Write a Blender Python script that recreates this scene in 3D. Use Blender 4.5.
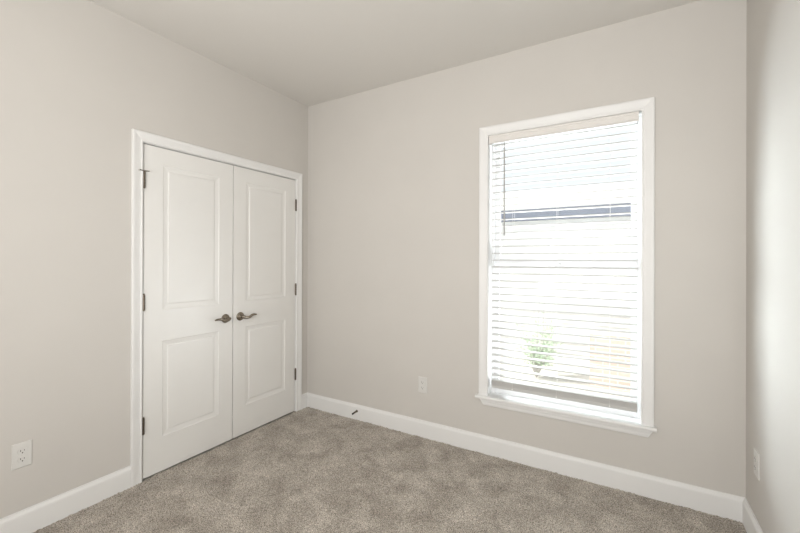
import bpy, bmesh, math, random
import numpy as np
from mathutils import Vector, Matrix, noise

random.seed(7)
for o in list(bpy.data.objects):
    bpy.data.objects.remove(o, do_unlink=True)
SC = bpy.context.scene
COL = SC.collection

# ------------------------------------------------------------------ camera
yaw, pitch, roll = 0.5325, 0.0015, 0.003
F = Vector((-math.sin(yaw)*math.cos(pitch), math.cos(yaw)*math.cos(pitch), math.sin(pitch)))
R0 = F.cross(Vector((0, 0, 1))).normalized(); U0 = R0.cross(F)
Rr = math.cos(roll)*R0 + math.sin(roll)*U0; Uu = -math.sin(roll)*R0 + math.cos(roll)*U0
cam = bpy.data.cameras.new('camera'); camo = bpy.data.objects.new('camera', cam); COL.objects.link(camo)
m = Matrix((Rr, Uu, -F)).transposed().to_4x4(); m.translation = (2.5052, -2.5913, 1.333)
camo.matrix_world = m
cam.sensor_width = 36; cam.lens = 383.88/800*36
cam.shift_x = 0; cam.shift_y = -7.03/800
cam.clip_start = 0.02; cam.clip_end = 200
SC.camera = camo

# ------------------------------------------------------------------ world and light
SC.view_settings.view_transform = 'Standard'; SC.view_settings.look = 'None'
SC.view_settings.exposure = 0.27; SC.view_settings.gamma = 1.0
SC.view_settings.use_curve_mapping = False
SKY = 1.05
w = bpy.data.worlds.new('sky'); SC.world = w; w.use_nodes = True
wn = w.node_tree; bg = wn.nodes['Background']
sky = wn.nodes.new('ShaderNodeTexSky'); sky.sky_type = 'HOSEK_WILKIE'; sky.turbidity = 6; sky.ground_albedo = .5
sky.sun_direction = (0.3, -0.6, 0.74)
mix = wn.nodes.new('ShaderNodeMixRGB'); mix.inputs[0].default_value = .9
mix.inputs[2].default_value = (.97, .98, 1, 1)
wn.links.new(sky.outputs[0], mix.inputs[1]); wn.links.new(mix.outputs[0], bg.inputs[0])
bg.inputs[1].default_value = SKY

def area(name, loc, direction, sx, sy, power, col):
    l = bpy.data.lights.new(name, 'AREA'); l.shape = 'RECTANGLE'; l.size = sx; l.size_y = sy
    l.energy = power; l.color = col
    o = bpy.data.objects.new(name, l); COL.objects.link(o); o.location = loc
    o.rotation_euler = Vector(direction).to_track_quat('-Z', 'Y').to_euler()
    return o
area('rear_opening_fill', (2.0, -3.66, 1.3), (-.35, 1, .6), 1.4, 1.2, 70, (1.0, .982, .958))  # fill lamp added outside the unseen rear opening, aimed up and left
area('fill_lamp_west', (.85, .8, 1.3), (1, -.8, .08), 1.0, 1.0, 150, (.90, .96, 1.0))  # added lamp outside, hidden beside the window, brightens the right wall
area('fill_lamp_east', (3.95, .85, .40), (-1, -.42, .45), 1.0, 1.0, 85, (.95, .97, 1.0))  # added lamp outside, out of view, brightens the left wall and closet
area('fill_lamp_low', (2.13, 1.3, -.42), (0, -.35, .94), 2.0, 1.0, 130, (.97, .97, 1.0))  # added upward lamp below the sight line, stands in for sunlit ground
sun = bpy.data.lights.new('sun', 'SUN'); sun.energy = 5.2; sun.angle = .02; sun.color = (1, .96, .9)
suno = bpy.data.objects.new('sun', sun); COL.objects.link(suno)
suno.rotation_euler = Vector((.68, .24, -.68)).to_track_quat('-Z', 'Y').to_euler()

# ------------------------------------------------------------------ materials
def mat(name, col, rough=.5, metal=0, spec=.5, noise_amt=0, noise_scale=20, bump=0, bump_scale=200):
    mt = bpy.data.materials.new(name); mt.use_nodes = True
    nt = mt.node_tree; b = nt.nodes['Principled BSDF']
    b.inputs['Base Color'].default_value = (*col, 1); b.inputs['Roughness'].default_value = rough
    b.inputs['Metallic'].default_value = metal; b.inputs['Specular IOR Level'].default_value = spec
    tc = nt.nodes.new('ShaderNodeTexCoord')
    if noise_amt:
        n = nt.nodes.new('ShaderNodeTexNoise'); n.inputs['Scale'].default_value = noise_scale
        n.inputs['Detail'].default_value = 4
        nt.links.new(tc.outputs['Object'], n.inputs['Vector'])
        r = nt.nodes.new('ShaderNodeValToRGB')
        r.color_ramp.elements[0].position = .3; r.color_ramp.elements[1].position = .7
        r.color_ramp.elements[0].color = (*[c*(1-noise_amt) for c in col], 1)
        r.color_ramp.elements[1].color = (*[min(1, c*(1+noise_amt)) for c in col], 1)
        nt.links.new(n.outputs['Fac'], r.inputs[0]); nt.links.new(r.outputs[0], b.inputs['Base Color'])
    if bump:
        n = nt.nodes.new('ShaderNodeTexNoise'); n.inputs['Scale'].default_value = bump_scale
        n.inputs['Detail'].default_value = 3
        nt.links.new(tc.outputs['Object'], n.inputs['Vector'])
        bm_ = nt.nodes.new('ShaderNodeBump'); bm_.inputs['Strength'].default_value = bump
        bm_.inputs['Distance'].default_value = .002
        nt.links.new(n.outputs['Fac'], bm_.inputs['Height']); nt.links.new(bm_.outputs[0], b.inputs['Normal'])
    return mt
M = {}
M['wall'] = mat('greige_wall_paint', (.60, .577, .544), .75, spec=.3, noise_amt=.012, noise_scale=3, bump=.12, bump_scale=350)
M['ceil'] = mat('ceiling_paint', (.69, .67, .637), .9, spec=.2, bump=.15, bump_scale=250)
M['trim'] = mat('white_trim_paint', (.78, .778, .768), .5, spec=.5, noise_amt=.01, noise_scale=6)
M['door'] = mat('white_door_paint', (.77, .762, .74), .36, spec=.5, noise_amt=.01, noise_scale=5, bump=.05, bump_scale=120)
M['vinyl'] = mat('white_vinyl', (.80, .81, .82), .4)
M['plate'] = mat('white_plastic', (.67, .66, .635), .4, noise_amt=.01)
M['slot'] = mat('dark_slot', (.03, .028, .025), .6)
M['nickel'] = mat('satin_nickel', (.27, .235, .19), .25, metal=1, noise_amt=.05, noise_scale=60)
M['hinge'] = mat('aged_nickel_hinge', (.15, .125, .10), .42, metal=1, noise_amt=.08, noise_scale=80)
M['rubber'] = mat('white_rubber', (.75, .73, .7), .6)
M['wand'] = mat('clear_grey_plastic', (.42, .42, .41), .3)
M['cord'] = mat('white_cord', (.78, .78, .76), .8)
M['dark'] = mat('closet_painted_shade', (.06, .055, .05), .9)  # closet interior shade put into the colour so door gaps read dark
M['valance'] = mat('blind_valance', (.74, .715, .685), .45, noise_amt=.01, noise_scale=8)
# blind slats: white faux wood, a little light passes through
s = mat('blind_slat', (.54, .535, .52), .42, noise_amt=.01, noise_scale=10); M['slat'] = s
# glass
g = bpy.data.materials.new('window_glass'); g.use_nodes = True; nt = g.node_tree
nt.nodes.clear(); out = nt.nodes.new('ShaderNodeOutputMaterial')
tr = nt.nodes.new('ShaderNodeBsdfTransparent'); gl = nt.nodes.new('ShaderNodeBsdfGlossy'); gl.inputs['Roughness'].default_value = .02
tr.inputs[0].default_value = (.93, .95, .95, 1)
fr = nt.nodes.new('ShaderNodeFresnel'); fr.inputs[0].default_value = 1.45; mx = nt.nodes.new('ShaderNodeMixShader')
geo = nt.nodes.new('ShaderNodeNewGeometry'); fm = nt.nodes.new('ShaderNodeMath'); fm.operation = 'SUBTRACT'; fm.inputs[0].default_value = 1
fx = nt.nodes.new('ShaderNodeMath'); fx.operation = 'MULTIPLY'
nt.links.new(geo.outputs['Backfacing'], fm.inputs[1]); nt.links.new(fr.outputs[0], fx.inputs[0]); nt.links.new(fm.outputs[0], fx.inputs[1])
nt.links.new(fx.outputs[0], mx.inputs[0]); nt.links.new(tr.outputs[0], mx.inputs[1]); nt.links.new(gl.outputs[0], mx.inputs[2])
nt.links.new(mx.outputs[0], out.inputs[0]); M['glass'] = g
# carpet
c = bpy.data.materials.new('greige_carpet'); c.use_nodes = True; nt = c.node_tree; b = nt.nodes['Principled BSDF']
b.inputs['Roughness'].default_value = 1; b.inputs['Specular IOR Level'].default_value = .1
b.inputs['Sheen Weight'].default_value = .25; b.inputs['Sheen Roughness'].default_value = .5
tc = nt.nodes.new('ShaderNodeTexCoord')
def nz(scale, detail, dist=0):
    n = nt.nodes.new('ShaderNodeTexNoise'); n.inputs['Scale'].default_value = scale; n.inputs['Detail'].default_value = detail
    n.inputs['Distortion'].default_value = dist; nt.links.new(tc.outputs['Object'], n.inputs['Vector']); return n
def ramp(n, p0, c0, p1, c1):
    r = nt.nodes.new('ShaderNodeValToRGB'); e = r.color_ramp.elements
    e[0].position = p0; e[0].color = (*c0, 1); e[1].position = p1; e[1].color = (*c1, 1)
    nt.links.new(n.outputs['Fac'], r.inputs[0]); return r
big = ramp(nz(6.5, 6, .5), .34, (.325, .29, .252), .70, (.50, .457, .41))
fine = ramp(nz(225, 3), .36, (.38, .37, .35), .64, (1.6, 1.6, 1.58))
mm = nt.nodes.new('ShaderNodeMixRGB'); mm.blend_type = 'MULTIPLY'; mm.inputs[0].default_value = 1
nt.links.new(big.outputs[0], mm.inputs[1]); nt.links.new(fine.outputs[0], mm.inputs[2]); nt.links.new(mm.outputs[0], b.inputs['Base Color'])
M['carpet'] = c
# outside
M['siding'] = mat('cream_siding', (.80, .79, .77), .8, noise_amt=.03, noise_scale=5)
M['gutter'] = mat('slate_blue_gutter', (.19, .205, .25), .5, noise_amt=.04, noise_scale=9)
M['shingle'] = mat('pale_roof_shingle', (.62, .61, .59), .9, noise_amt=.1, noise_scale=30)
M['concrete'] = mat('pale_concrete', (.52, .50, .465), .9, noise_amt=.05, noise_scale=8)
M['leaf'] = mat('green_leaf', (.56, .66, .50), .6, noise_amt=.12, noise_scale=9)
M['bark'] = mat('brown_bark', (.5, .47, .44), .9, noise_amt=.2, noise_scale=40)
bk = bpy.data.materials.new('red_brick'); bk.use_nodes = True; nt = bk.node_tree; b = nt.nodes['Principled BSDF']
b.inputs['Roughness'].default_value = .9; tc = nt.nodes.new('ShaderNodeTexCoord'); mp = nt.nodes.new('ShaderNodeMapping')
mp.inputs['Rotation'].default_value = (math.pi/2, 0, 0)
br = nt.nodes.new('ShaderNodeTexBrick'); br.inputs['Scale'].default_value = 1
br.inputs['Brick Width'].default_value = .2; br.inputs['Row Height'].default_value = .067; br.inputs['Mortar Size'].default_value = .008
br.inputs['Color1'].default_value = (.62, .47, .40, 1); br.inputs['Color2'].default_value = (.66, .52, .45, 1); br.inputs['Mortar'].default_value = (.72, .68, .63, 1)
nt.links.new(tc.outputs['Object'], mp.inputs[0]); nt.links.new(mp.outputs[0], br.inputs[0]); nt.links.new(br.outputs[0], b.inputs['Base Color'])
M['brick'] = bk

# ------------------------------------------------------------------ helpers
def obj(name, bm, material, parent=None, smooth=False, bevel=0, loc=None, autos=False):
    bmesh.ops.recalc_face_normals(bm, faces=bm.faces)
    me = bpy.data.meshes.new(name); bm.to_mesh(me); bm.free()
    o = bpy.data.objects.new(name, me); COL.objects.link(o)
    if material: me.materials.append(M[material])
    if parent: o.parent = parent
    if loc is not None: o.location = loc
    if smooth:
        for p in me.polygons: p.use_smooth = True
    if bevel:
        bv = o.modifiers.new('bevel', 'BEVEL'); bv.width = bevel; bv.segments = 2; bv.limit_method = 'ANGLE'; bv.angle_limit = math.radians(40)
    return o
def box(bm, x0, x1, y0, y1, z0, z1):
    vs = [bm.verts.new((x, y, z)) for x in (x0, x1) for y in (y0, y1) for z in (z0, z1)]
    for f in ((0, 1, 3, 2), (4, 6, 7, 5), (0, 4, 5, 1), (2, 3, 7, 6), (0, 2, 6, 4), (1, 5, 7, 3)):
        bm.faces.new([vs[i] for i in f])
def boxes(*bs):
    bm = bmesh.new()
    for q in bs: box(bm, *q)
    return bm
def struct(o, label=None):
    o['kind'] = 'structure'
    if label: o['label'] = label
    return o
def empty(name, loc, rot=(0, 0, 0)):
    o = bpy.data.objects.new(name, None); COL.objects.link(o); o.location = loc; o.rotation_euler = rot
    o.empty_display_size = .05; return o
def tag(o, label, cat, group=None):
    o['label'] = label; o['category'] = cat
    if group: o['group'] = group
    return o
def tube(bm, pts, rads, seg=12, squash=None, cap=True):
    """tube through pts; squash=(a,b) scales the two cross axes"""
    pts = [Vector(p) for p in pts]; rings = []; up = None
    for i, p in enumerate(pts):
        t = (pts[min(i+1, len(pts)-1)] - pts[max(i-1, 0)]).normalized()
        if up is None:
            up = Vector((0, 0, 1)) if abs(t.z) < .9 else Vector((1, 0, 0))
        a = t.cross(up).normalized(); bb = a.cross(t).normalized(); up = bb
        r = rads[i] if hasattr(rads, '__len__') else rads
        sa, sb = squash if squash else (1, 1)
        rings.append([bm.verts.new(p + a*r*sa*math.cos(2*math.pi*k/seg) + bb*r*sb*math.sin(2*math.pi*k/seg)) for k in range(seg)])
    for A, B in zip(rings, rings[1:]):
        for k in range(seg): bm.faces.new((A[k], A[(k+1) % seg], B[(k+1) % seg], B[k]))
    if cap:
        bm.faces.new(rings[0]); bm.faces.new(rings[-1])
def lathe(bm, prof, origin, axis, seg=32):
    """prof = [(distance along axis, radius)]"""
    ax = Vector(axis).normalized(); u = ax.orthogonal().normalized(); v = ax.cross(u); o = Vector(origin); rings = []
    for d, r in prof:
        rings.append([bm.verts.new(o + ax*d + (u*math.cos(2*math.pi*k/seg) + v*math.sin(2*math.pi*k/seg))*max(r, 1e-5)) for k in range(seg)])
    for A, B in zip(rings, rings[1:]):
        for k in range(seg): bm.faces.new((A[k], A[(k+1) % seg], B[(k+1) % seg], B[k]))
    bm.faces.new(rings[0]); bm.faces.new(rings[-1])
def casing(bm, uL, uR, v0, vt, prof, place):
    """U-shaped mitred moulding; prof=[(w outward, h off the wall)] ; place(u,v,h)->xyz"""
    rows = []
    for wv, h in prof:
        rows.append([bm.verts.new(place(*q, h)) for q in ((uL-wv, v0), (uL-wv, vt+wv), (uR+wv, vt+wv), (uR+wv, v0))])
    n = len(rows)
    for i in range(n):
        A, B = rows[i], rows[(i+1) % n]
        for k in range(3): bm.faces.new((A[k], A[k+1], B[k+1], B[k]))
    bm.faces.new([r[0] for r in rows]); bm.faces.new([r[3] for r in rows])

W, H, YR = 3.034, 2.7323, -3.45      # room width, ceiling height, rear wall
HB, TB = .125, .016
T = .14
# closet doors: opening edges
OY0, OY1, OZ = -1.3865, -.1492, 2.0360
WX0, WX1, WZ0, WZ1 = 1.685, 2.580, .402, 2.190    # window opening

# ------------------------------------------------------------------ shell
struct(obj('wall_back', boxes((-.14, WX0-.006, 0, T, 0, H), (WX1+.006, W+.14, 0, T, 0, H),
      (WX0-.006, WX1+.006, 0, T, 0, WZ0-.025), (WX0-.006, WX1+.006, 0, T, WZ1+.006, H)), 'wall'))
struct(obj('wall_left', boxes((-.12, 0, YR, OY0-.02, 0, H), (-.12, 0, OY1+.02, 0, 0, H), (-.12, 0, OY0-.02, OY1+.02, OZ+.02, H)), 'wall'))
struct(obj('wall_right', boxes((W, W+.14, YR, 0, 0, H)), 'wall'))
RX0, RX1, RZ0, RZ1 = 1.3, 2.7, .85, 2.1
struct(obj('wall_front', boxes((-.14, RX0, YR-.12, YR, 0, H), (RX1, W+.14, YR-.12, YR, 0, H), (RX0, RX1, YR-.12, YR, 0, RZ0), (RX0, RX1, YR-.12, YR, RZ1, H)), 'wall'))
struct(obj('ceiling', boxes((-.14, W+.14, YR-.12, T, H, H+.12)), 'ceil'))
# closet behind the doors
struct(obj('wall_closet', boxes((-.76, -.70, -1.5, 0, 0, 2.4), (-.70, -.12, -1.56, -1.5, 0, 2.4), (-.70, -.12, 0, .06, 0, 2.4), (-.76, -.12, -1.56, .06, 2.4, 2.46), (-.76, -.12, -1.56, .06, -.06, 0)), 'dark'))

# carpet: finely displaced pile surface over a slab
def carpet():
    step = .0075
    xs = np.arange(0, W+step*.5, step); xs[-1] = W
    ys = np.arange(YR, 0+step*.5, step); ys[-1] = 0
    X, Y = np.meshgrid(xs, ys, indexing='ij')
    rng = np.random.default_rng(3)
    Z = rng.random(X.shape)*.0075
    def smooth(sig, amp):
        k = int(sig/step); small = rng.standard_normal((X.shape[0]//k+3, X.shape[1]//k+3))
        gi = np.arange(X.shape[0])/k; gj = np.arange(X.shape[1])/k
        i0 = gi.astype(int); j0 = gj.astype(int); fi = (gi-i0)[:, None]; fj = (gj-j0)[None, :]
        fi = fi*fi*(3-2*fi); fj = fj*fj*(3-2*fj)
        a = small[np.ix_(i0, j0)]; b_ = small[np.ix_(i0+1, j0)]; c_ = small[np.ix_(i0, j0+1)]; d_ = small[np.ix_(i0+1, j0+1)]
        return amp*((a*(1-fi)+b_*fi)*(1-fj)+(c_*(1-fi)+d_*fi)*fj)
    Z += smooth(.03, .0012)+smooth(.09, .0014)
    jx = (rng.random(X.shape)-.5)*step*.7; jy = (rng.random(X.shape)-.5)*step*.7
    jx[0] = jx[-1] = 0; jy[:, 0] = jy[:, -1] = 0
    V = np.stack([X+jx, Y+jy, Z-.004], -1).reshape(-1, 3)
    nx, ny = X.shape
    idx = np.arange(nx*ny).reshape(nx, ny)
    Q = np.stack([idx[:-1, :-1], idx[1:, :-1], idx[1:, 1:], idx[:-1, 1:]], -1).reshape(-1, 4)
    me = bpy.data.meshes.new('floor')
    me.vertices.add(len(V)); me.vertices.foreach_set('co', V.astype(np.float32).ravel())
    me.loops.add(Q.size); me.loops.foreach_set('vertex_index', Q.astype(np.int32).ravel())
    me.polygons.add(len(Q)); me.polygons.foreach_set('loop_start', (np.arange(len(Q))*4).astype(np.int32))
    me.polygons.foreach_set('use_smooth', np.ones(len(Q), dtype=bool))
    me.update(calc_edges=True); me.validate()
    me.materials.append(M['carpet'])
    o = bpy.data.objects.new('floor', me); COL.objects.link(o); struct(o)
    return o
fl = carpet()
struct(obj('floor_slab', boxes((-.14, W+.14, YR-.12, T, -.16, -.02)), 'concrete'))

# ------------------------------------------------------------------ baseboards
BP = [(0, 0), (TB, 0), (TB, .100), (.0145, .108), (.0105, .114), (.0075, .119), (.0065, HB), (0, HB)]
def baseboard(name, a, b, nrm, ma, mb):
    """straight run from a to b on the wall line; nrm into the room; ma/mb: 1 = mitred inside corner"""
    a = Vector((*a, 0)); b = Vector((*b, 0)); n = Vector((*nrm, 0)); t = (b-a).normalized(); bm = bmesh.new()
    A = [bm.verts.new(a + n*d + t*d*ma + Vector((0, 0, z-.001))) for d, z in BP]
    B = [bm.verts.new(b + n*d - t*d*mb + Vector((0, 0, z-.001))) for d, z in BP]
    for i in range(len(BP)):
        j = (i+1) % len(BP); bm.faces.new((A[i], A[j], B[j], B[i]))
    bm.faces.new(A); bm.faces.new(B[::-1])
    return bm
cas_w = .0602
bm = baseboard('', (0, YR), (0, OY0-.005-cas_w), (1, 0), 1, 0)
b2 = baseboard('', (0, OY1+.005+cas_w-.004), (0, 0), (1, 0), 0, 1)
tmp = bpy.data.meshes.new('t'); b2.to_mesh(tmp); b2.free(); bm.from_mesh(tmp); bpy.data.meshes.remove(tmp)
struct(obj('baseboard_left', bm, 'trim'))
struct(obj('baseboard_back', baseboard('', (0, 0), (W, 0), (0, -1), 1, 1), 'trim'))
struct(obj('baseboard_right', baseboard('', (W, 0), (W, YR), (-1, 0), 1, 1), 'trim'))
struct(obj('baseboard_front', baseboard('', (W, YR), (0, YR), (0, 1), 1, 1), 'trim'))

# ------------------------------------------------------------------ closet door trim
CP = [(0, 0), (0, .010), (.004, .0125), (.009, .0125), (.012, .0105), (.020, .011), (.036, .0145), (.044, .017), (.052, .018), (.0575, .0175), (cas_w, .015), (cas_w, 0)]
bm = bmesh.new(); casing(bm, OY0-.005, OY1+.005, -.004, OZ+.003, CP, lambda u, v, h: (h, u, v))
struct(obj('trim_1', bm, 'trim'))
struct(obj('trim_2', boxes((-.12, .0, OY0-.02, OY0, 0, OZ+.02), (-.12, .0, OY1, OY1+.02, 0, OZ+.02), (-.12, .0, OY0, OY1, OZ, OZ+.02),
      (-.055, -.043, OY0, OY0+.012, 0, OZ), (-.055, -.043, OY1-.012, OY1, 0, OZ), (-.055, -.043, OY0+.012, OY1-.012, OZ-.012, OZ)), 'trim'))

# ------------------------------------------------------------------ closet doors
def leaf_bm(w, h, th, panels, edge):
    """door leaf in local coords: hinge bottom at origin, y 0..w, z 0..h, front at x=0; moulded panels"""
    bm = bmesh.new()
    ys = sorted({0, w, *[q for p in panels for q in p[:2]]}); zs = sorted({0, h, *[q for p in panels for q in p[2:]]})
    V = {}
    def v(x, y, z):
        k = (round(x, 5), round(y, 5), round(z, 5))
        if k not in V: V[k] = bm.verts.new((x, y, z))
        return V[k]
    for i in range(len(ys)-1):
        for j in range(len(zs)-1):
            y0, y1, z0, z1 = ys[i], ys[i+1], zs[j], zs[j+1]
            if any(abs(p[0]-y0) < 1e-6 and abs(p[2]-z0) < 1e-6 for p in panels): continue
            bm.faces.new((v(0, y0, z0), v(0, y1, z0), v(0, y1, z1), v(0, y0, z1)))
    prof = [(0, 0), (.003, -.0028), (.008, -.0040), (.020, -.0056), (.031, -.0064), (.034, -.0056), (.0365, -.0028), (.042, -.0022), (.052, -.0020)]
    for (y0, y1, z0, z1) in panels:
        prev = None
        for ins, d in prof:
            ring = [v(d, y0+ins, z0+ins), v(d, y1-ins, z0+ins), v(d, y1-ins, z1-ins), v(d, y0+ins, z1-ins)]
            if prev:
                for k in range(4): bm.faces.new((prev[k], prev[(k+1) % 4], ring[(k+1) % 4], ring[k]))
            prev = ring
        bm.faces.new(prev)
    # sides and back
    bb = [v(-th, 0, 0), v(-th, w, 0), v(-th, w, h), v(-th, 0, h)]
    bm.faces.new(bb[::-1])
    bot = [v(0, y, 0) for y in ys]; bm.faces.new(bot + [bb[1], bb[0]])
    top = [v(0, y, h) for y in ys]; bm.faces.new(top + [bb[2], bb[3]])
    lf = [v(0, 0, z) for z in zs]; bm.faces.new(lf + [bb[3], bb[0]])
    rt = [v(0, w, z) for z in zs]; bm.faces.new(rt + [bb[2], bb[1]])
    return bm
LZ0, LZ1 = .007, 2.0300
L1 = (-1.3828, -.7728); L2 = (-.7670, -.1528)
def leaf(name, y0, y1, p0, p1, label):
    pan = [(p0-y0, p1-y0, .2215-LZ0, .821-LZ0), (p0-y0, p1-y0, 1.015-LZ0, 1.923-LZ0)]
    o = obj(name, leaf_bm(y1-y0, LZ1-LZ0, .035, pan, 0), 'door', loc=(-.003, y0, LZ0)); struct(o, label)
    return o
d1 = leaf('door_1', *L1, -1.2700, -.8830, 'left white two-panel closet door leaf with lever pointing left')
d2 = leaf('door_2', *L2, -.6590, -.2640, 'right white two-panel closet door leaf with lever pointing right')

def hinge(parent, yl, zc, side):
    """knuckle on the room side of the gap; local to the door leaf"""
    bm = bmesh.new(); z0 = zc-.051; x = .0085
    for k in range(5):
        a = z0+.004+k*.0188; lathe(bm, [(0, .0065), (.0006, .0075), (.0178, .0075), (.0184, .0065)], (x, yl, a), (0, 0, 1), 16)
    lathe(bm, [(0, .0035), (.0015, .0055), (.004, .0056), (.005, .004)], (x, yl, z0-.0005), (0, 0, 1), 16)
    box(bm, -.001, .0045, yl+side*.0005-.0015, yl+side*.0005+.0015, z0+.004, z0+.098)
    o = obj('hinge', bm, 'hinge', parent, smooth=False)
    bm = bmesh.new(); lathe(bm, [(0, .0045), (.002, .0062), (.005, .0058), (.0075, .002)], (x, yl, z0+.098), (0, 0, 1), 16)
    obj('hinge_pin', bm, 'hinge', o, smooth=True)
    return o
for zc in (1.811, 1.072, .328):
    h1 = hinge(d1, -.0015, zc-LZ0, 1)
    hinge(d2, L2[1]-L2[0]+.0015, zc-LZ0, -1)
    if zc > 1.8:
        # hinge pin door stop
        bm = bmesh.new(); z = zc-LZ0+.056; x = .0085
        lathe(bm, [(0, .009), (.003, .009)], (x, -.0015, z-.004), (0, 0, 1), 16)
        tube(bm, [(x, -.0015, z-.002), (x+.008, -.016, z-.002), (x+.016, -.034, z-.002)], .0028, 10)
        tube(bm, [(x, -.0015, z-.002), (x+.012, .010, z-.002), (x+.018, .020, z-.002)], .0028, 10)
        hs = obj('hinge_stop', bm, 'hinge', h1, smooth=True)
        bm = bmesh.new(); lathe(bm, [(0, .004), (.002, .0065), (.007, .0065), (.009, .005)], (x+.016, -.034, z-.002), (-.2, -.6, 0), 14)
        lathe(bm, [(0, .004), (.002, .006), (.006, .006), (.008, .005)], (x+.018, .020, z-.002), (.2, .8, 0), 14)
        obj('bumper', bm, 'rubber', hs, smooth=True)['label'] = 'pale rubber bumper'

def lever(parent, yc, zc, s):
    """rose and wave lever, s = direction of the lever along y"""
    bm = bmesh.new()
    lathe(bm, [(0, .032), (.003, .0325), (.006, .031), (.009, .026), (.011, .018), (.014, .0125), (.030, .0115), (.036, .0125)], (0, yc, zc), (1, 0, 0), 40)
    r = obj('door_handle', bm, 'nickel', parent, smooth=True)
    bm = bmesh.new()
    pts, rad = [], []
    for i in range(17):
        t = i/16
        y = yc - s*.012 + s*t*.125
        z = zc + .003*math.cos(t*3) - .010*math.sin(math.pi*min(1, t*1.6))*(t < .62) + (.010*math.sin(math.pi*(t-.45)/.75) if t > .45 else 0)
        x = .042 + .010*math.sin(t*math.pi*.8)
        pts.append((x, y, z)); rad.append(.0125*(1-t)**.6*.75+.0042 if t > .02 else .010)
    tube(bm, pts, rad, 16, squash=(.72, 1.0))
    obj('lever', bm, 'nickel', r, smooth=True)
lever(d1, -.832-L1[0], .905-LZ0, -1)
lever(d2, -.708-L2[0], .905-LZ0, 1)

# ------------------------------------------------------------------ window
win = struct(empty('window_1', ((WX0+WX1)/2, .09, WZ0)), 'white double-hung window in the back wall')
def wobj(name, bm, m_, parent=None, **k):
    p = parent or win
    o = obj(name, bm, m_, None, **k); o.parent = p
    # geometry is written in world coordinates
    base = Vector(win.location)
    o.location = -base if p is win else Vector((0, 0, 0))
    return o
WCP = [(0, 0), (0, .010), (.003, .0125), (.007, .0125), (.010, .0105), (.020, .011), (.036, .0145), (.046, .017), (.054, .018), (.059, .0175), (.0627, .015), (.0627, 0)]
bm = bmesh.new(); casing(bm, WX0+.001, WX1-.001, WZ0, WZ1+.001, WCP, lambda u, v, h: (u, -h, v))
wobj('window_casing', bm, 'trim')
# jamb boards
wobj('window_jamb', boxes((WX0-.006, WX0, 0, T, WZ0, WZ1+.006), (WX1, WX1+.006, 0, T, WZ0, WZ1+.006), (WX0, WX1, 0, T, WZ1, WZ1+.006)), 'trim')
# stool with rounded nose, apron with mitred ends
bm = bmesh.new()
prof = [(.10, WZ0), (-.030, WZ0), (-.036, WZ0-.002), (-.040, WZ0-.007), (-.040, WZ0-.014), (-.036, WZ0-.020), (-.030, WZ0-.022), (.10, WZ0-.022)]
def slab(bm, prof, x0, x1):
    A = [bm.verts.new((x0, y, z)) for y, z in prof]; B = [bm.verts.new((x1, y, z)) for y, z in prof]
    for i in range(len(prof)):
        j = (i+1) % len(prof); bm.faces.new((A[i], A[j], B[j], B[i]))
    bm.faces.new(A); bm.faces.new(B[::-1])
slab(bm, [(max(-.040, min(y, -.0003)), z) for y, z in prof], 1.606, 2.653)
slab(bm, [(-.001, WZ0), (.085, WZ0), (.085, WZ0-.022), (-.001, WZ0-.022)], WX0-.004, WX1+.004)
wobj('window_stool', bm, 'trim')
bm = bmesh.new()
ap = [(0, .380), (-.017, .380), (-.017, .366), (-.014, .356), (-.013, .342), (-.009, .334), (0, .332)]
A, B = [], []
for y, z in ap:
    ins = (.380-z)*.55
    A.append(bm.verts.new((1.630+ins, y, z))); B.append(bm.verts.new((2.638-ins, y, z)))
for i in range(len(ap)):
    j = (i+1) % len(ap); bm.faces.new((A[i], A[j], B[j], B[i]))
bm.faces.new(A); bm.faces.new(B[::-1]); wobj('window_apron', bm, 'trim')
# vinyl frame and sashes
def ring(x0, x1, y0, y1, z0, z1, w_, wb=None, wt=None):
    wb = wb or w_; wt = wt or w_
    return boxes((x0, x0+w_, y0, y1, z0, z1), (x1-w_, x1, y0, y1, z0, z1), (x0+w_, x1-w_, y0, y1, z0, z0+wb), (x0+w_, x1-w_, y0, y1, z1-wt, z1))
wobj('window_frame', ring(WX0, WX1, .085, .140, WZ0-.020, WZ1, .016), 'vinyl')
up = wobj('upper_sash', ring(WX0+.016, WX1-.016, .113, .135, 1.300, WZ1-.016, .034, .042, .034), 'vinyl', bevel=.002)
wobj('glass_pane', boxes((WX0+.049, WX1-.049, .121, .125, 1.341, WZ1-.049)), 'glass', up)
lo = wobj('lower_sash', ring(WX0+.016, WX1-.016, .088, .110, WZ0-.004, 1.300, .034, .045, .034), 'vinyl', bevel=.002)
wobj('glass_pane', boxes((WX0+.049, WX1-.049, .096, .100, WZ0+.040, 1.267)), 'glass', lo)
bm = boxes((2.10, 2.16, .088, .106, 1.300, 1.307)); lathe(bm, [(0, .012), (.008, .011), (.010, .006)], (2.13, .097, 1.307), (0, 0, 1), 16)
wobj('sash_lock', bm, 'vinyl', lo)

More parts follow.
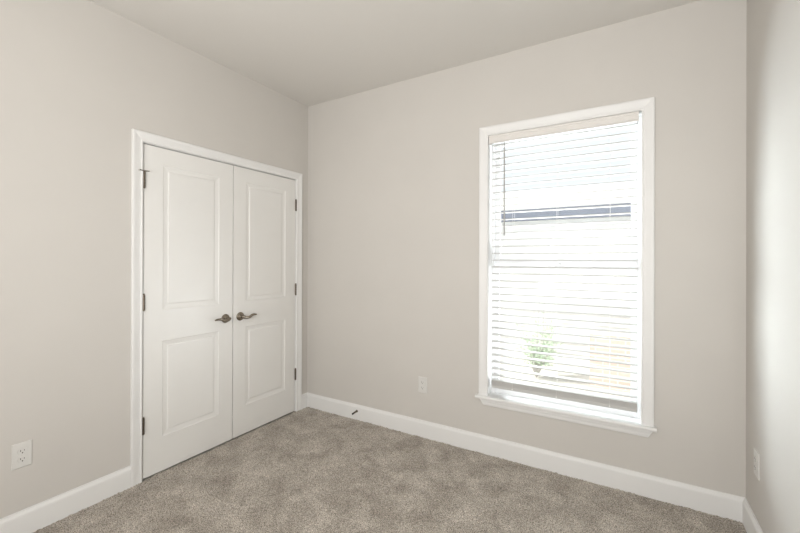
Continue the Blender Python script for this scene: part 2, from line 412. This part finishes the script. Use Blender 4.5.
# ------------------------------------------------------------------ blind
BX0, BX1 = 1.7085, 2.5615
bl = empty('window_blind', ((WX0+WX1)/2, .03, 2.187))
tag(bl, 'white horizontal faux-wood slat blind hanging inside the window opening, lowered and open', 'blind')
B0 = Vector(bl.location)
def bobj(name, bm, m_, parent=None, **k):
    o = obj(name, bm, m_, None, **k); o.parent = parent or bl
    o.location = -B0 if parent is None else (0, 0, 0)
    return o
vx0, vx1 = 1.6905, 2.5665
bm = bmesh.new(); vp = [(y-.007, z) for y, z in [(-.001, 2.1895), (-.004, 2.186), (-.004, 2.178), (-.001, 2.174), (-.001, 2.146), (-.004, 2.142), (-.004, 2.137), (-.001, 2.134), (.005, 2.134), (.005, 2.1895)]]
slab(bm, vp, vx0, vx1)
box(bm, vx0, vx0+.006, -.002, .045, 2.134, 2.1895); box(bm, vx1-.006, vx1, -.002, .045, 2.134, 2.1895)
bobj('valance', bm, 'valance')
bobj('headrail', boxes((vx0+.010, vx1-.010, .010, .058, 2.148, 2.1865)), 'vinyl')
cords_x = (1.8500, 2.1255, 2.4215)
P = .0465
def slat_bm():
    bm = bmesh.new(); n = 6; th = .0040; wd = .050; top, bot = [], []
    for i in range(n+1):
        y = -wd/2+wd*i/n; crown = .0022*(1-(2*y/wd)**2)
        top.append((y, crown+th/2)); bot.append((y, crown-th/2))
    prof = top + bot[::-1]
    A = [bm.verts.new((BX0, y, z)) for y, z in prof]; B = [bm.verts.new((BX1, y, z)) for y, z in prof]
    for i in range(len(prof)):
        j = (i+1) % len(prof); bm.faces.new((A[i], A[j], B[j], B[i]))
    bm.faces.new(A); bm.faces.new(B[::-1]); return bm
s0 = obj('slat', slat_bm(), 'slat'); s0.parent = bl
zs = []; z = 2.1235
while z > .510: zs.append(z); z -= P
for i, z in enumerate(zs):
    o = s0 if i == 0 else s0.copy()
    if i: COL.objects.link(o)
    o.parent = bl; o.location = (-B0.x, .031-B0.y, z-B0.z)
zl = zs[-1]
# spare slats resting on the bottom rail
for k in range(6):
    o = s0.copy(); COL.objects.link(o); o.parent = bl; o.location = (-B0.x, .031-B0.y, .4818+k*.0054-B0.z)
bm = boxes((BX0, BX1, .006, .056, .458, .480)); bobj('bottom_rail', bm, 'slat', bevel=.004)
for cx in cords_x:
    bm = bmesh.new()
    for yy in (.0045, .0575): tube(bm, [(cx, yy, 2.15), (cx, yy, .470)], .0007, 6)
    for z in zs: tube(bm, [(cx, .0045, z-.0022), (cx, .0575, z-.0022)], .0005, 5)
    lathe(bm, [(0, .004), (.006, .004)], (cx, .0005, .469), (0, 1, 0), 12)
    bobj('ladder_cord', bm, 'cord')
bm = bmesh.new()
tube(bm, [(1.799, -.016, 2.125), (1.799, -.016, 1.512)], .0048, 6)
lathe(bm, [(0, .003), (.004, .0055), (.016, .0055), (.020, .0042)], (1.799, -.016, 1.500), (0, 0, 1), 12)
tube(bm, [(1.799, .012, 2.146), (1.799, -.014, 2.131), (1.799, -.016, 2.122)], .0018, 8)
bobj('tilt_wand', bm, 'wand')

# ------------------------------------------------------------------ outlets
def outlet(loc, rotz, label):
    """plate lies on the wall; local -y is the wall normal pointing into the room"""
    r = empty('electrical_outlet', loc, (0, 0, rotz)); tag(r, label, 'outlet', 'white outlets on the walls')
    bm = bmesh.new(); w_, h_ = .0365, .0600
    prof = [(0, 0), (0, .003), (.0025, .0055), (.005, .006)]; prev = None
    for ins, d in prof:
        rg = [bm.verts.new((sx*(w_-ins), -d, sz*(h_-ins))) for sx, sz in ((-1, -1), (1, -1), (1, 1), (-1, 1))]
        if prev:
            for k in range(4): bm.faces.new((prev[k], prev[(k+1) % 4], rg[(k+1) % 4], rg[k]))
        else: bm.faces.new(rg)
        prev = rg
    bm.faces.new(prev); obj('cover_plate', bm, 'plate', r)
    for sz in (1, -1):
        zc = sz*.0195; bm = bmesh.new()
        n = 24; o1, o2 = [], []
        for k in range(n):
            a = 2*math.pi*k/n; px = .0172*math.cos(a); pz = max(-.0135, min(.0135, .0172*math.sin(a)))
            o1.append(bm.verts.new((px, -.006, zc+pz))); o2.append(bm.verts.new((px*.97, -.0080, zc+pz*.97)))
        for k in range(n): bm.faces.new((o1[k], o1[(k+1) % n], o2[(k+1) % n], o2[k]))
        bm.faces.new(o1); bm.faces.new(o2); rc = obj('receptacle', bm, 'plate', r)
        bm = boxes((-.0078, -.0056, -.0085, -.0078, zc-.001, zc+.0075), (.0056, .0074, -.0085, -.0078, zc+.0002, zc+.0065))
        lathe(bm, [(0, .0027), (.0006, .0027)], (0, -.0078, zc-.0075), (0, -1, 0), 12)
        obj('socket_slots', bm, 'slot', rc)['label'] = 'dark socket slots'
    bm = bmesh.new(); lathe(bm, [(0, .0032), (.001, .003), (.0014, .001)], (0, -.006, 0), (0, -1, 0), 12); obj('screw', bm, 'plate', r)
outlet((0, -1.9205, .3900), math.pi/2, 'white electrical outlet on the left wall beside the closet')
outlet((1.182, 0, .3893), 0, 'white electrical outlet on the back wall below and left of the window')
outlet((W, -.2000, .3870), -math.pi/2, 'white electrical outlet on the right wall near the corner')

# ------------------------------------------------------------------ spring door stop
ds = empty('door_stop', (.574, -TB, .074)); tag(ds, 'small metal spring door stop screwed into the back baseboard', 'door stop')
bm = bmesh.new(); lathe(bm, [(0, .011), (.002, .011), (.005, .0075), (.009, .006)], (0, 0, 0), (0, -1, 0), 20); obj('base', bm, 'hinge', ds, smooth=True)
bm = bmesh.new(); pts = []
N = 170
for i in range(N):
    t = i/(N-1); a = t*2*math.pi*15
    pts.append((.0055*math.cos(a), -.008-0.040*t, .0055*math.sin(a)-.004*t*t))
tube(bm, pts, .0013, 6); obj('spring', bm, 'hinge', ds, smooth=True)
bm = bmesh.new(); lathe(bm, [(0, .005), (.002, .0072), (.011, .0072), (.014, .005)], (0, -.048, -.004), (0, -1, 0), 18)
obj('rubber_tip', bm, 'slot', ds, smooth=True)['label'] = 'dark rubber tip'

# ------------------------------------------------------------------ outside the window
struct(obj('ground', boxes((-9, 14, .14, 30, -.75, -.62)), 'concrete'))
nh = empty('house', (1.5, 5.6, -.62)); tag(nh, 'pale neighbouring house with dark gutter seen beyond the blind', 'house')
def nobj(name, bm, m_): 
    o = obj(name, bm, m_); o.parent = nh; o.location = -Vector(nh.location); return o
bm = bmesh.new()
for k in range(14):
    z0 = -.62+k*.19
    A = [(-6, 5.32, z0), (9, 5.32, z0), (9, 5.335, z0+.19), (-6, 5.335, z0+.19)]
    bm.faces.new([bm.verts.new(q) for q in A])
    bm.faces.new([bm.verts.new(q) for q in ((-6, 5.335, z0+.19), (9, 5.335, z0+.19), (9, 5.32, z0+.19), (-6, 5.32, z0+.19))])
box(bm, -6, 9, 5.34, 9, -.62, 2.2)
nobj('wall', bm, 'siding')
nobj('gutter', boxes((-6.3, 9.3, 5.18, 5.30, 2.12, 2.335)), 'gutter')
bm = bmesh.new(); slab(bm, [(5.20, 2.34), (5.20, 2.365), (8.2, 3.2), (9.6, 2.7), (9.6, 2.2), (5.34, 2.2), (5.34, 2.24)], -6.3, 9.3); nobj('roof', bm, 'shingle')
# low brick wall
tag(obj('brick_wall', boxes((2.02, 4.6, 4.05, 4.27, -.62, .20)), 'brick'), 'low red brick wall outside, behind the lower right of the blind', 'wall')
# shrub
sh = empty('shrub', (1.22, 4.1, -.62)); tag(sh, 'green leafy shrub outside behind the lower left of the blind', 'shrub')
bm = bmesh.new(); rnd = random.Random(5)
tips = []
for k in range(16):
    a = rnd.uniform(0, 6.28); rr = rnd.uniform(.08, .38); hh = rnd.uniform(.5, .95)
    tip = Vector((rr*math.cos(a), rr*math.sin(a), hh)); tips.append(tip)
    tube(bm, [(0, 0, 0), tip*.5+Vector((0, 0, .08)), tip], [.012, .008, .003], 6)
for dx in (0.02, .10): tube(bm, [(dx*.3, 0, .3), (dx, 0, .8), (dx+.02, 0, 1.25+dx)], [.008, .006, .003], 6); tips.append(Vector((dx+.02, 0, 1.2)))
obj('stem', bm, 'bark', sh)
bm = bmesh.new()
for k in range(1500):
    t = rnd.choice(tips[:-2]) if k > 60 else rnd.choice(tips[-2:]); p = t*rnd.uniform(.35, 1.02)+Vector((rnd.gauss(0, .06), rnd.gauss(0, .06), rnd.gauss(0, .05)))
    d = Vector((rnd.gauss(0, 1), rnd.gauss(0, 1), rnd.gauss(.3, .7))).normalized(); q = d.orthogonal().normalized()*.012; L = rnd.uniform(.03, .055)
    n_ = d.cross(q).normalized()*.004
    vs = [bm.verts.new(p), bm.verts.new(p+d*L*.5+q+n_), bm.verts.new(p+d*L), bm.verts.new(p+d*L*.5-q+n_)]
    bm.faces.new(vs)
lf = obj('foliage', bm, 'leaf', sh)
